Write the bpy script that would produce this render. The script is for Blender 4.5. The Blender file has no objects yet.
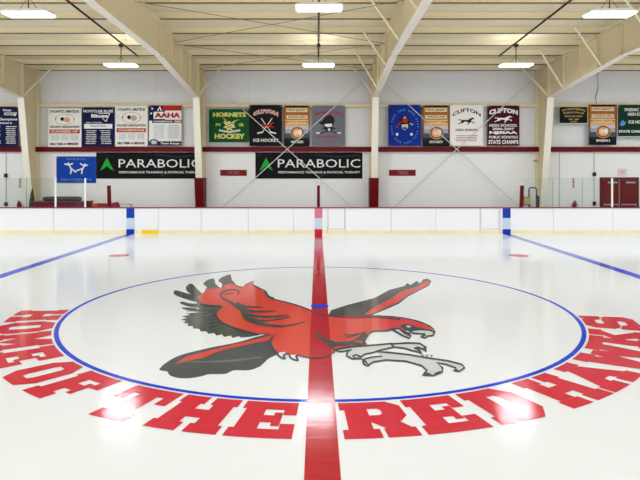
import bpy, bmesh, math, random
from mathutils import Vector
from mathutils.geometry import tessellate_polygon
random.seed(7)
C = bpy.context.scene.collection
SC = bpy.context.scene
PI = math.pi

# ------------------------------------------------------------------ camera, world, exposure
CAMX, CAMY, CAMZ, F = -0.041, -10.93, 2.52, 578.0
cd = bpy.data.cameras.new('camera'); cam = bpy.data.objects.new('camera', cd); C.objects.link(cam)
cam.location = (CAMX, CAMY, CAMZ); cam.rotation_euler = (PI/2, 0, 0)
cd.sensor_width = 36; cd.lens = F/640*36
cd.shift_x = 2.5/640; cd.shift_y = -67/640
cd.clip_end = 200
SC.camera = cam
SC.view_settings.view_transform = 'Standard'; SC.view_settings.look = 'None'
SC.view_settings.gamma = 1; SC.view_settings.use_curve_mapping = False
SC.view_settings.exposure = 0.68
w = bpy.data.worlds.new('world'); SC.world = w; w.use_nodes = True
w.node_tree.nodes['Background'].inputs[0].default_value = (0.90, 0.955, 1.0, 1)
w.node_tree.nodes['Background'].inputs[1].default_value = 1.7
LAMP_W = 72.0
LAMP_COL = (0.88, 0.955, 1.0)
UP_W = 11.0        # upward fill added over each lamp to brighten the roof
LAMP_X = (-19.6, -15.2, -7.62, 0.0, 7.62, 15.2, 19.6)
LAMP_Y = (11.37, 4.23, -4.23)
LAMP_Z = 6.67
RH = 22.5         # half length of the hall that is built
WY = 16.47        # inner face of the banner wall

# ------------------------------------------------------------------ helpers
def lin(c):
    r = []
    for v in c:
        v /= 255.0
        r.append(v/12.92 if v <= .04045 else ((v+.055)/1.055)**2.4)
    return (*r, 1)
MATS = {}
def mat(name, col, rough=.6, var=.05, scale=6, metal=0, spec=.14, bump=0, stretch=None):
    if name in MATS: return MATS[name]
    m = bpy.data.materials.new(name); m.use_nodes = True
    nt = m.node_tree; b = nt.nodes['Principled BSDF']
    b.inputs['Roughness'].default_value = rough; b.inputs['Metallic'].default_value = metal
    b.inputs['Specular IOR Level'].default_value = spec
    L = lin(col)
    tc = nt.nodes.new('ShaderNodeTexCoord'); nz = nt.nodes.new('ShaderNodeTexNoise')
    nz.inputs['Scale'].default_value = scale; nz.inputs['Detail'].default_value = 5
    src = tc.outputs['Object']
    if stretch:
        mp = nt.nodes.new('ShaderNodeMapping'); mp.inputs['Scale'].default_value = stretch
        nt.links.new(src, mp.inputs[0]); src = mp.outputs[0]
    nt.links.new(src, nz.inputs['Vector'])
    mx = nt.nodes.new('ShaderNodeMix'); mx.data_type = 'RGBA'
    mx.inputs[6].default_value = tuple(x*(1-var) for x in L[:3])+(1,)
    mx.inputs[7].default_value = tuple(min(1, x*(1+var)) for x in L[:3])+(1,)
    nt.links.new(nz.outputs[0], mx.inputs[0]); nt.links.new(mx.outputs[2], b.inputs['Base Color'])
    if bump:
        bp = nt.nodes.new('ShaderNodeBump'); bp.inputs['Strength'].default_value = bump; bp.inputs['Distance'].default_value = .01
        nt.links.new(nz.outputs[0], bp.inputs['Height']); nt.links.new(bp.outputs[0], b.inputs['Normal'])
    MATS[name] = m
    return m
def ice_mat(name, col, var=.02, streak=0.0):
    """painted ice: matt colour under a smooth, faintly skate-scratched skin of ice"""
    if name in MATS: return MATS[name]
    m = bpy.data.materials.new(name); m.use_nodes = True
    nt = m.node_tree; b = nt.nodes['Principled BSDF']
    b.inputs['IOR'].default_value = 1.27; b.inputs['Roughness'].default_value = .1
    geo = nt.nodes.new('ShaderNodeNewGeometry')
    mp = nt.nodes.new('ShaderNodeMapping'); mp.inputs['Scale'].default_value = (.9, 5, 1)
    nt.links.new(geo.outputs['Position'], mp.inputs[0])
    nz = nt.nodes.new('ShaderNodeTexNoise'); nz.inputs['Scale'].default_value = 3.5; nz.inputs['Detail'].default_value = 6
    nt.links.new(mp.outputs[0], nz.inputs['Vector'])
    L = lin(col)
    mx = nt.nodes.new('ShaderNodeMix'); mx.data_type = 'RGBA'
    v = var+streak
    mx.inputs[6].default_value = tuple(x*(1-v) for x in L[:3])+(1,)
    mx.inputs[7].default_value = tuple(min(1, x*(1+v)+streak*.06) for x in L[:3])+(1,)
    nt.links.new(nz.outputs[0], mx.inputs[0]); nt.links.new(mx.outputs[2], b.inputs['Base Color'])
    bp = nt.nodes.new('ShaderNodeBump'); bp.inputs['Strength'].default_value = .3; bp.inputs['Distance'].default_value = .004
    nt.links.new(nz.outputs[0], bp.inputs['Height']); nt.links.new(bp.outputs[0], b.inputs['Normal'])
    MATS[name] = m
    return m
def glow(name, col, s):
    m = bpy.data.materials.new(name); m.use_nodes = True
    b = m.node_tree.nodes['Principled BSDF']; b.inputs['Base Color'].default_value = (.9, .9, .9, 1)
    b.inputs['Emission Color'].default_value = (*col, 1); b.inputs['Emission Strength'].default_value = s
    MATS[name] = m
    return m
def glass_mat():
    m = bpy.data.materials.new('rink_glass'); m.use_nodes = True; nt = m.node_tree
    out = nt.nodes['Material Output']; nt.nodes.remove(nt.nodes['Principled BSDF'])
    tr = nt.nodes.new('ShaderNodeBsdfTransparent'); tr.inputs[0].default_value = (.945, .965, .955, 1)
    gl = nt.nodes.new('ShaderNodeBsdfGlossy'); gl.inputs['Roughness'].default_value = .02
    fr = nt.nodes.new('ShaderNodeFresnel'); fr.inputs[0].default_value = 1.22
    mx = nt.nodes.new('ShaderNodeMixShader')
    nt.links.new(fr.outputs[0], mx.inputs[0]); nt.links.new(tr.outputs[0], mx.inputs[1]); nt.links.new(gl.outputs[0], mx.inputs[2])
    nt.links.new(mx.outputs[0], out.inputs[0])
    return m

class MB:
    """collects geometry in world space, several materials by slot"""
    def __init__(s): s.v = []; s.f = []; s.mi = []; s.cur = 0
    def add(s, vs, fs):
        n = len(s.v); s.v += [tuple(v) for v in vs]
        for f in fs: s.f.append([i+n for i in f]); s.mi.append(s.cur)
        return s
    def box(s, x0, x1, y0, y1, z0, z1):
        vs = [(x, y, z) for z in (z0, z1) for y in (y0, y1) for x in (x0, x1)]
        return s.add(vs, [(0,2,3,1),(4,5,7,6),(0,1,5,4),(2,6,7,3),(0,4,6,2),(1,3,7,5)])
    def tube(s, pts, r, n=8, cap=True):
        pts = [Vector(p) for p in pts]; rs = r if isinstance(r, (list, tuple)) else [r]*len(pts)
        rings = []
        for i, p in enumerate(pts):
            d = (pts[min(i+1, len(pts)-1)]-pts[max(i-1, 0)]).normalized()
            u = d.cross(Vector((0,0,1)))
            if u.length < 1e-3: u = Vector((1,0,0))
            u.normalize(); v = d.cross(u)
            rings.append([p+(u*math.cos(a)+v*math.sin(a))*rs[i] for a in [2*PI*k/n for k in range(n)]])
        vs = [q for ring in rings for q in ring]; fs = []
        for i in range(len(pts)-1):
            for k in range(n):
                fs.append((i*n+k, i*n+(k+1)%n, (i+1)*n+(k+1)%n, (i+1)*n+k))
        if cap: fs += [tuple(range(n))[::-1], tuple((len(pts)-1)*n+k for k in range(n))]
        return s.add(vs, fs)
    def prism(s, poly, axis, a, b):
        """polygon of 2D points pushed along an axis; other two axes in order"""
        def P(p, t):
            return {'x': (t, p[0], p[1]), 'y': (p[0], t, p[1]), 'z': (p[0], p[1], t)}[axis]
        n = len(poly); vs = [P(p, a) for p in poly]+[P(p, b) for p in poly]
        tris = tessellate_polygon([[Vector((p[0], p[1], 0)) for p in poly]])
        fs = [tuple(t) for t in tris]+[tuple(i+n for i in t)[::-1] for t in tris]
        fs += [(i, (i+1) % n, (i+1) % n+n, i+n) for i in range(n)]
        return s.add(vs, fs)
    def beam(s, p, q, wx, h):
        """flat bar along p->q in the yz plane: width wx in x, thickness h"""
        p, q = Vector(p), Vector(q); d = (q-p).normalized(); nn = Vector((0, -d.z, d.y))*h/2; u = Vector((wx/2, 0, 0))
        vs = [p-u-nn, p+u-nn, p+u+nn, p-u+nn, q-u-nn, q+u-nn, q+u+nn, q-u+nn]
        return s.add(vs, [(3,2,1,0),(4,5,6,7),(0,1,5,4),(1,2,6,5),(2,3,7,6),(3,0,4,7)])
    def lathe(s, c, prof, n=16):
        vs = []; fs = []
        for (r, z) in prof:
            for k in range(n): vs.append((c[0]+r*math.cos(2*PI*k/n), c[1]+r*math.sin(2*PI*k/n), c[2]+z))
        for i in range(len(prof)-1):
            for k in range(n): fs.append((i*n+k, i*n+(k+1)%n, (i+1)*n+(k+1)%n, (i+1)*n+k))
        return s.add(vs, fs)
    def flat(s, loops, z):
        """flat polygon with holes on the ice"""
        vs = [p for l in loops for p in l]
        tris = tessellate_polygon([[Vector((p[0], p[1], 0)) for p in l] for l in loops])
        fs = []
        for t in tris:
            a, b, c = [vs[i] for i in t]
            cr = (b[0]-a[0])*(c[1]-a[1])-(b[1]-a[1])*(c[0]-a[0])
            if abs(cr) < 1e-9: continue
            fs.append(tuple(t) if cr > 0 else tuple(t)[::-1])
        return s.add([(p[0], p[1], z) for p in vs], fs)
    def build(s, name, mats, parent=None, bevel=0, smooth=False, base=None):
        if not isinstance(mats, (list, tuple)): mats = [mats]
        me = bpy.data.meshes.new(name)
        xs = [v[0] for v in s.v]; ys = [v[1] for v in s.v]; zs = [v[2] for v in s.v]
        if base is None: base = ((min(xs)+max(xs))/2, (min(ys)+max(ys))/2, min(zs))
        if parent is not None: base = wloc(parent)
        me.from_pydata([(v[0]-base[0], v[1]-base[1], v[2]-base[2]) for v in s.v], [], s.f)
        for m in mats: me.materials.append(m)
        for p, mi in zip(me.polygons, s.mi): p.material_index = mi
        bm = bmesh.new(); bm.from_mesh(me)
        if s.v and (max(zs)-min(zs) > .0005): bmesh.ops.recalc_face_normals(bm, faces=bm.faces)
        bm.to_mesh(me); bm.free()
        if smooth:
            for p in me.polygons: p.use_smooth = True
        o = bpy.data.objects.new(name, me); C.objects.link(o)
        if parent is not None: o.parent = parent
        else: o.location = base
        if bevel:
            md = o.modifiers.new('bevel', 'BEVEL'); md.width = bevel; md.segments = 2; md.limit_method = 'ANGLE'
        return o
def wloc(o):
    v = Vector((0, 0, 0))
    while o: v += o.location; o = o.parent
    return v
def tag(o, label=None, cat=None, group=None, kind=None):
    if label: o['label'] = label
    if cat: o['category'] = cat
    if group: o['group'] = group
    if kind: o['kind'] = kind
    return o
def thing(name, loc, label, cat, group=None):
    o = bpy.data.objects.new(name, None); C.objects.link(o); o.location = loc; o.empty_display_size = .2
    return tag(o, label, cat, group)
def copy_tree(o, parent=None):
    c = o.copy(); C.objects.link(c)
    if parent: c.parent = parent
    for ch in [x for x in list(C.objects) if x.parent == o]: copy_tree(ch, c)
    return c
ORD = ['first', 'second', 'third', 'fourth', 'fifth', 'sixth', 'seventh', 'eighth', 'ninth', 'tenth', 'eleventh', 'twelfth',
       'thirteenth', 'fourteenth', 'fifteenth', 'sixteenth', 'seventeenth', 'eighteenth', 'nineteenth', 'twentieth', 'twenty-first', 'twenty-second']

# text as geometry: verts and faces of a word scaled into a box (u0..u1, v0..v1)
_tc = {}
def text_geo(txt, bold=.02):
    k = (txt, bold)
    if k in _tc: return _tc[k]
    cu = bpy.data.curves.new('t', 'FONT'); cu.body = txt; cu.size = 1; cu.offset = bold; cu.resolution_u = 2
    ob = bpy.data.objects.new('t', cu); C.objects.link(ob)
    bpy.context.view_layer.update()
    me = bpy.data.meshes.new_from_object(ob.evaluated_get(bpy.context.evaluated_depsgraph_get()))
    vs = [(v.co.x, v.co.y) for v in me.vertices]; fs = [tuple(p.vertices) for p in me.polygons]
    bpy.data.objects.remove(ob); bpy.data.curves.remove(cu); bpy.data.meshes.remove(me)
    _tc[k] = (vs, fs)
    return vs, fs
def put_text(mb, txt, u0, u1, v0, v1, P, bold=.02, arc=0, slant=0):
    vs, fs = text_geo(txt, bold)
    xs = [v[0] for v in vs]; ys = [v[1] for v in vs]
    x0, x1, y0, y1 = min(xs), max(xs), min(ys), max(ys)
    out = []
    for x, y in vs:
        a = (x-x0)/(x1-x0); b = (y-y0)/(y1-y0)
        u = u0+(u1-u0)*a+slant*b; v = v0+(v1-v0)*b+arc*(1-(2*a-1)**2)
        out.append(P(u, v))
    mb.add(out, fs)

# ------------------------------------------------------------------ materials
M_ICE = ice_mat('ice_white', (236, 238, 242), .008)
M_RED = ice_mat('ice_red_letter', (208, 42, 62), .09)
M_LINE = ice_mat('ice_red_line', (182, 0, 24), .05, .22)
M_BLUE = ice_mat('ice_blue_line', (0, 58, 210), .1, .04)
M_HRED = ice_mat('ice_emblem_red', (218, 74, 62), .05)
M_HDARK = ice_mat('ice_emblem_charcoal', (74, 78, 78), .16)
M_HGREY = ice_mat('ice_emblem_grey', (206, 211, 208), .03)
M_CREAM = mat('cream_steel_paint', (230, 214, 176), .55, .03)
M_FLANGE = mat('off_white_steel', (236, 228, 212), .5, .02)  # paler than the cream, on inner flanges and the roof conduit
M_PURLIN = mat('purlin_paint', (240, 225, 190), .6, .04, 3)
M_DECK = mat('vinyl_roof_insulation', (230, 218, 190), .7, .05, 2)
M_MAROON = mat('maroon_paint', (104, 5, 12), .45, .08)
M_WALLUP = mat('metal_wall_panel', (232, 230, 230), .6, .02, 1.2)
M_BLACK = mat('black_rubber', (30, 29, 30), .6, .1)
M_GREYFLOOR = mat('rubber_floor', (70, 70, 72), .8, .15, 30)
M_DARKSTEEL = mat('dark_steel', (58, 46, 30), .5, .1)
M_GALV = mat('galvanised_steel', (170, 168, 162), .4, .08, 10, .5)
M_WHITE = mat('white_plastic', (240, 239, 240), .35, .015, 2, spec=.4)
M_WHITEP = mat('white_paint', (236, 234, 230), .5, .02)

# block wall: painted masonry
def block_mat():
    m = bpy.data.materials.new('painted_block_wall'); m.use_nodes = True; nt = m.node_tree; b = nt.nodes['Principled BSDF']
    b.inputs['Roughness'].default_value = .6; b.inputs['Specular IOR Level'].default_value = .25
    geo = nt.nodes.new('ShaderNodeNewGeometry')
    sp = nt.nodes.new('ShaderNodeSeparateXYZ'); cb = nt.nodes.new('ShaderNodeCombineXYZ')
    nt.links.new(geo.outputs['Position'], sp.inputs[0]); nt.links.new(sp.outputs[0], cb.inputs[0]); nt.links.new(sp.outputs[2], cb.inputs[1])
    br = nt.nodes.new('ShaderNodeTexBrick'); br.inputs['Scale'].default_value = 1
    br.inputs['Brick Width'].default_value = .405; br.inputs['Row Height'].default_value = .203; br.inputs['Mortar Size'].default_value = .006
    br.inputs['Color1'].default_value = lin((242, 239, 237)); br.inputs['Color2'].default_value = lin((240, 237, 235)); br.inputs['Mortar'].default_value = lin((230, 227, 225))
    nt.links.new(cb.outputs[0], br.inputs['Vector']); nt.links.new(br.outputs[0], b.inputs['Base Color'])
    return m
M_BLOCK = block_mat()

# ------------------------------------------------------------------ the setting
fl = MB().box(-RH, RH, -16.6, 16.5, -.3, 0).build('floor', M_ICE, base=(0, 0, 0))
tag(fl, 'white painted ice sheet of the rink', kind='structure')
tag(MB().box(-RH, RH, 13.2, WY, 0, .02).build('floor_walkway', M_GREYFLOOR), 'dark rubber walkway behind the rink boards', kind='structure')

wb = MB(); wb.box(-RH, RH, WY-.05, WY+.2, 0, 3.62)
wb.cur = 1
prof = []
x = -RH
while x < RH-.01:
    prof += [(x, WY+.03), (x+.30, WY+.03), (x+.33, WY+.024), (x+.37, WY+.024), (x+.4, WY+.03)]; x += .9
prof += [(RH, WY+.03), (RH, WY+.2), (-RH, WY+.2)]
wb.prism(prof, 'z', 3.62, 7.7)
tag(wb.build('wall_back', [M_BLOCK, M_WALLUP], base=(0, 0, 0)), 'back wall, white block below and ribbed metal above', kind='structure')

tag(MB().box(-RH-.2, -RH, -16.8, WY+.2, 0, 8.6).build('wall_left', M_WALLUP), kind='structure')
tag(MB().box(RH, RH+.2, -16.8, WY+.2, 0, 8.6).build('wall_right', M_WALLUP), kind='structure')
def zp(y): return 7.37+.0417*(16.47-abs(y))       # underside of the purlins
rf = MB()
rf.prism([(WY+.3, zp(WY+.3)+.23), (0, zp(0)+.23), (-WY-.4, zp(WY+.4)+.23), (-WY-.4, zp(WY+.4)+.33), (0, zp(0)+.33), (WY+.3, zp(WY+.3)+.33)], 'x', -RH-.2, RH+.2)
tag(rf.build('ceiling', M_DECK, base=(0, 0, 7)), 'low pitched roof lined with pale insulation', kind='structure')
tag(MB().box(-RH, RH, 16.26, WY-.051, 3.52, 3.75).build('trim_1', M_MAROON), 'maroon band running along the back wall', kind='structure')
tag(MB().box(-RH, RH, 16.3, WY+.0, 5.62, 5.79).build('trim_2', M_CREAM), 'cream horizontal girt behind the banner tops', kind='structure')

# ------------------------------------------------------------------ paint in the ice
def G(px, py):          # photo point on the ice -> metres
    d = F*CAMZ/(py-173.0)
    return ((px-317.5)*d/F+CAMX, d+CAMY)
cl = MB().flat([[(-.152, -16.5), (.152, -16.5), (.152, 12.94), (-.152, 12.94)]], .004)
tag(cl.build('center_line', M_LINE, fl), 'broad red line across the middle of the ice')
for s in (-1, 1):
    x = s*7.77
    tag(MB().flat([[(x-.152, -16.5), (x+.152, -16.5), (x+.152, 12.94), (x-.152, 12.94)]], .003).build('blue_line', M_BLUE, fl), 'blue line crossing the ice')
    for sy in (1, -1):
        ring = [(s*6.1+.3*math.cos(a), sy*6.71+.3*math.sin(a)) for a in [2*PI*k/32 for k in range(32)]]
        tag(MB().flat([ring], .003).build('faceoff_spot', M_RED, fl), 'red face-off spot')
mb = MB(); N = 160; vs = []; fs = []
for k in range(N):
    a = 2*PI*k/N
    for r in (4.505, 4.575): vs.append((r*math.cos(a), r*math.sin(a), .0025))
for k in range(N):
    i, j = 2*k, 2*((k+1) % N); fs.append((i, i+1, j+1, j))
mb.add(vs, fs); tag(mb.build('center_circle', M_BLUE, fl), 'thin blue circle around the emblem')
tag(MB().flat([[(.17*math.cos(2*PI*k/32), .17*math.sin(2*PI*k/32)) for k in range(32)]], .006).build('center_spot', M_BLUE, fl), 'blue spot on the red line')

# slab-serif letters around the circle
def R(a, b, c, d): return [[(a, c), (b, c), (b, d), (a, d)]]
def mir(p): return [(1-x, y) for x, y in p]
MID = [R(.44, .7, .4, .6), R(.62, .76, .31, .69)]
_A = [(.05, .22), (.38, .22), (.6, .84), (.33, .84)]
_M = [(.15, 1), (.37, 1), (.62, .46), (.5, .14), (.2, .66)]
_W1 = [(.03, .8), (.32, .8), (.4, .34), (.34, 0), (.17, 0)]
_W2 = [(.22, 0), (.38, 0), (.6, .86), (.4, .86)]
S_ = .23
GL = {
 'H': [R(0,.45,0,S_), R(0,.45,1-S_,1), R(.55,1,0,S_), R(.55,1,1-S_,1), R(.06,.39,S_,1-S_), R(.61,.94,S_,1-S_), R(.39,.61,.38,.62)],
 'E': [R(0,1,0,S_), R(0,1,1-S_,1), R(.08,.44,S_,1-S_), R(.77,1,S_,.38), R(.77,1,.62,1-S_)]+MID,
 'F': [R(0,.55,0,S_), R(0,1,1-S_,1), R(.08,.44,S_,1-S_), R(.77,1,.58,1-S_)]+MID,
 'T': [R(0,1,1-S_,1), R(0,.2,.56,1-S_), R(.8,1,.56,1-S_), R(.32,.68,S_,1-S_), R(.2,.8,0,S_)],
 'O': [[[(.22,0),(.78,0),(1,.24),(1,.76),(.78,1),(.22,1),(0,.76),(0,.24)], [(.4,.23),(.6,.23),(.64,.3),(.64,.7),(.6,.77),(.4,.77),(.36,.7),(.36,.3)]]],
 'D': [[[(0,0),(.75,0),(1,.24),(1,.76),(.75,1),(0,1),(0,.77),(.08,.77),(.08,.23),(0,.23)], [(.44,.23),(.6,.23),(.65,.3),(.65,.7),(.6,.77),(.44,.77)]]],
 'R': [[[(0,1),(.8,1),(1,.85),(1,.55),(.86,.4),(.08,.4),(.08,.77),(0,.77)], [(.44,.6),(.6,.6),(.65,.64),(.65,.74),(.6,.79),(.44,.79)]],
       R(.08,.42,S_,.4), R(0,.5,0,S_), [[(.44,.4),(.84,.4),(.95,S_),(.6,S_)]], R(.56,1,0,S_)],
 'A': [[_A], [mir(_A)], R(.26,.74,.33,.52), R(0,.45,0,S_), R(.55,1,0,S_), R(.24,.76,.82,1)],
 'M': [R(0,.37,0,S_), R(.63,1,0,S_), R(.05,.31,S_,1-S_), R(.69,.95,S_,1-S_), R(0,.28,1-S_,1), R(.72,1,1-S_,1), [_M], [mir(_M)]],
 'W': [[_W1], [mir(_W1)], [_W2], [mir(_W2)], R(0,.38,1-S_,1), R(.62,1,1-S_,1)],
 'K': [R(.08,.42,S_,1-S_), R(0,.5,0,S_), R(0,.5,1-S_,1), [[(.36,.36),(.4,.62),(.58,1-S_),(.93,1-S_)]], R(.56,1,1-S_,1), [[(.42,.46),(.6,.66),(.97,S_),(.58,S_)]], R(.54,1,0,S_)],
 'S': [[[(.15,1),(.68,1),(.76,.93),(.78,1),(1,1),(1,.6),(.74,.6),(.64,.77),(.42,.77),(.37,.73),(.37,.67),(.42,.63),(.85,.63),(1,.48),(1,.15),(.85,0),(.32,0),
         (.24,.07),(.22,0),(0,0),(0,.4),(.26,.4),(.36,.23),(.58,.23),(.63,.27),(.63,.33),(.58,.37),(.15,.37),(0,.52),(0,.85)]]],
}
def dens(loop, n=5):
    out = []
    for i, p in enumerate(loop):
        q = loop[(i+1) % len(loop)]
        for k in range(n): out.append((p[0]+(q[0]-p[0])*k/n, p[1]+(q[1]-p[1])*k/n))
    return out
RI, RO = 4.61, 5.47
LET = [('H',183.6,192.6),('O',193.4,201.2),('M',201.6,211.4),('E',212.2,220.2),('O',222.6,229.6),('F',230.6,238.6),('T',241.9,250.2),('H',250.9,259.2),('E',259.9,267.0),
       ('R',272.6,280.6),('E',281.2,288.6),('D',289.6,297.4),('H',299.9,308.2),('A',308.5,318.0),('W',317.9,330.6),('K',330.6,340.6),('S',341.8,351.4)]
for ch, a0, a1 in LET:
    if a0 > 270: a0, a1 = a0-.35, a1-.4
    mb = MB()
    for ip, piece in enumerate(GL[ch]):
        loops = []
        for l in piece:
            q = []
            for (x, y) in dens(l):
                a = math.radians(a0+(a1-a0)*x); r = RO+(RI-RO)*y
                q.append((r*math.cos(a), r*math.sin(a)))
            loops.append(q)
        mb.flat(loops, .003+.0001*ip)
    tag(mb.build('painted_letter', M_RED, fl), 'red block letter %s painted in the ice' % ch)

# hawk emblem
def PG(pts): return [G(*p) for p in pts]
ZR = [0.0]
def ribbon(mb, pts, ws, z):
    """tapering painted stroke along photo points on the ice"""
    L, Rr = [], []
    for i, p in enumerate(pts):
        a = pts[max(i-1, 0)]; b = pts[min(i+1, len(pts)-1)]
        dx, dy = b[0]-a[0], b[1]-a[1]; n = math.hypot(dx, dy) or 1
        wd = ws[i] if isinstance(ws, (list, tuple)) else ws
        nx, ny = -dy/n*wd/2, dx/n*wd/2*.8
        L.append((p[0]+nx, p[1]+ny)); Rr.append((p[0]-nx, p[1]-ny))
    for i in range(len(pts)-1):
        q = PG([L[i], L[i+1], Rr[i+1], Rr[i]])
        cr = sum(q[k][0]*q[(k+1) % 4][1]-q[(k+1) % 4][0]*q[k][1] for k in range(4))
        if cr < 0: q = q[::-1]
        ZR[0] += 9e-6; mb.add([(x, y, z+ZR[0]) for x, y in q], [(0, 1, 2, 3)])
def smooth_pts(pts, closed=False, n=4):
    out = []; m = len(pts)
    rng = range(m) if closed else range(m-1)
    for i in rng:
        if closed: p0, p1, p2, p3 = pts[i-1], pts[i], pts[(i+1) % m], pts[(i+2) % m]
        else: p0, p1, p2, p3 = pts[max(i-1, 0)], pts[i], pts[i+1], pts[min(i+2, m-1)]
        for k in range(n):
            t = k/n
            out.append(tuple(.5*((2*p1[j])+(-p0[j]+p2[j])*t+(2*p0[j]-5*p1[j]+4*p2[j]-p3[j])*t*t+(-p0[j]+3*p1[j]-3*p2[j]+p3[j])*t**3) for j in (0, 1)))
    if not closed: out.append(pts[-1])
    return out
em = thing('hawk_emblem', (0, 0, 0), None, None); em.parent = fl
em['label'] = 'big red and charcoal hawk painted at the middle of the ice'
dk, rd, gr, ln = MB(), MB(), MB(), MB()
def shape(mb, pts, z, sm=False): mb.flat([PG(smooth_pts(pts, True) if sm else pts)], z)
lower_wing = [(159.7,368.6),(167.2,362),(181,355),(209,348),(237.5,342.3),(255.6,337),(266,334.8),(275,336),(279,345),(279,353),(269,358.5),(263,364),(259,367),(249,370.3),(234,370.4),(225,374),(209,374.3),(201.5,376.4),(189,378.3),(178,378),(170,375.5),(167,371.6),(161,370.6)]
shape(dk, lower_wing, .0010, True)
for f in ([(173.6,292.2),(176,290.4),(185,292.8),(196,296),(201,300),(198,302),(191,300.8),(180,297.2),(174.5,294.6)],
          [(186,287.3),(189.4,283.9),(192.7,284.3),(197.5,289.3),(202,294),(198,296.6),(191,294.2),(187,291)],
          [(203.5,284),(207.5,280),(213.9,278.7),(215.4,283.5),(219.5,288),(213,290),(205,291.5),(206.8,287)],
          [(218.3,280.8),(222.5,277),(230.2,274.6),(231.8,279.5),(235,284.5),(226,286.5),(221.6,288),(222.3,284)],
          [(179.6,302.6),(183,301.8),(190,303.4),(200,304),(204,308),(191,307),(183.7,305)],
          [(181.6,308),(185,307.4),(197.5,308.5),(202,312),(188.7,310.8)]):
    shape(dk, f, .0010, True)
teeth = [(196,300),(200,312),(185.6,313.7),(190,314.9),(181.8,316.5),(187,318),(180.8,319.7),(186,321),(183.2,323),(188.5,323.6),(187.4,326),(193,326),(193,328.5),(199,328.9),
         (200.8,331.7),(206,331.3),(208.6,334),(214,333),(216.4,335.6),(222,334.4),(224,337),(230.5,335.7),(232.8,338),(239,336.2),(240.6,337.7),(250,337),(259,335.2),(262,330),(250,318),(228,303),(212,296)]
shape(dk, teeth, .0011)
right_wing = [(328.4,315.4),(331,310.3),(348,304.7),(374.4,298),(389.4,289.9),(404.4,286),(407.5,283),(410.5,285),(416.6,281),(420.3,283.2),(423,279.4),(427.8,278.6),(431.3,281.2),(428.7,286),(421,289.9),(408,296.5),(398.7,303.9),(385.6,309.6),(370.6,315.8)]
shape(dk, right_wing, .0010)
body = [(197,297.5),(202,293.8),(208,289),(214.5,288.6),(219,287.6),(222,287.3),(226,284.6),(232.5,283.2),(237,285.8),(243.4,287.4),(245.8,284.6),(253.8,281.4),(253,284.8),(259,288.7),(265.3,292),
        (268.4,296.6),(274.7,299.7),(287,302.8),(298,306),(310.6,310.6),(320,314.5),(331,315.4),(367,316),(389.4,317),(402.5,318.4),(417.5,321.6),(428.7,326),(433,329.6),(431,331.4),(421.6,330),(413.8,330),(404.4,331),
        (395.8,330),(387,331.4),(375,331.4),(369.5,334),(365,341.5),(363,345),(345,347.5),(335,351.4),(327,356),(318,357.6),(308.7,357.7),(301.7,356.2),(296,354.6),(288.4,355),(284,352),(276.7,353),(271,346),(270.3,341),(272.8,336.8),
        (263,334.4),(255,333.4),(242.8,330.3),(231.5,326.4),(220.3,321.9),(216,316.5),(217.2,311),(223.5,306.4),(212,305),(203.4,303.6),(199.5,300.4)]
shape(rd, body, .0020)
shape(rd, [(174.6,364.4),(186,356.9),(212.5,349.7),(250,341),(268,336.2),(275,335.6),(270,340),(250,344.2),(225,349.5),(212.5,353.6),(204.7,357.5),(187.5,361)], .0021)
shape(rd, [(365,314.8),(370.6,309.6),(391,298.4),(402.5,291),(421,285.4),(424,281.6),(427.8,280.8),(429.6,281.8),(427,286),(408,294.9),(397,303),(383.7,308.6),(369.7,314.9)], .0021, False)
# talons and beak
def K(pts): return [(310+x/3.556, 260+y/3.556) for x, y in pts]
leg1 = K([(84,322),(120,315),(160,309),(250,302),(292,298),(296,312),(250,322),(226,330),(196,336),(182,346),(164,338),(152,343),(160,350),(184,352),(150,353),(130,342),(133,328),(148,321),(110,328)])
foot1 = K([(288,300),(350,296),(390,298),(412,312),(413,327),(398,317),(382,311),(370,314),(388,321),(398,335),(380,327),(360,323),(340,316),(300,311)])
leg2 = [(364,364.8),(362.5,360),(371.9,357.4),(382,356.5),(376,352),(386,352.6),(408.4,355),(428,358.4),(447.8,361.2),(461.9,364.8),(464.5,368.3),(459,372),(453.5,371),(456,368.3),(447,365),(437,363.2),(442.5,368),(442,372.6),(433.7,376),(422.5,375.5),(427,371),(421.5,366),(405.6,361.6),(386,360.4),(373,362.4),(367.6,366.3)]
beak = [(409,331),(420,329.6),(430,330.4),(434.4,332.7),(432.7,336),(427.5,336.4),(425,338.6),(421,337),(422,334.2),(413,333.6)]
jaw = [(391.5,329.4),(399,328.8),(405,333.6),(411,336.6),(409.5,338.8),(402.6,336)]
for s_ in (leg1, foot1, leg2, beak, jaw):
    shape(gr, s_, .0024)
    q = s_+[s_[0]]
    ribbon(ln, q, 2.1, .0062)
# strokes
for s_ in ([(402,312),(414,314),(412,329),(405,320)], [(384,320),(396,326),(398,337),(386,329)], [(132,340),(150,350),(186,352),(160,356),(138,350)], [(188,360),(214,380),(204,366),(196,356)],
           [(408,398),(400,410),(436,412),(426,404)], [(440,404),(452,410),(470,398),(462,396)], [(516,384),(512,398),(534,398),(526,392)], [(396,262),(404,276),(412,268),(408,260)]):
    shape(ln, K(s_), .0061)
shape(ln, K([(20,262),(40,270),(44,280),(72,286),(100,294),(140,292),(170,282),(196,262),(206,268),(190,284),(204,302),(176,304),(150,300),(120,306),(96,306),(76,318),(60,296),(36,284)]), .0060)
shape(rd, K([(120,288),(150,296),(172,292),(196,300),(184,288),(160,286)]), .00605)
ribbon(ln, K([(120,266),(160,268),(200,256)]), 1.4, .0062)
ribbon(ln, K([(70,200),(140,206),(240,204),(320,212)]), 1.2, .0062)
hl = MB(); ribbon(hl, [(181,361.8),(205,362),(232,361.0),(262,357)], [.8,1.6,2.8,1.2], .0014)
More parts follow.
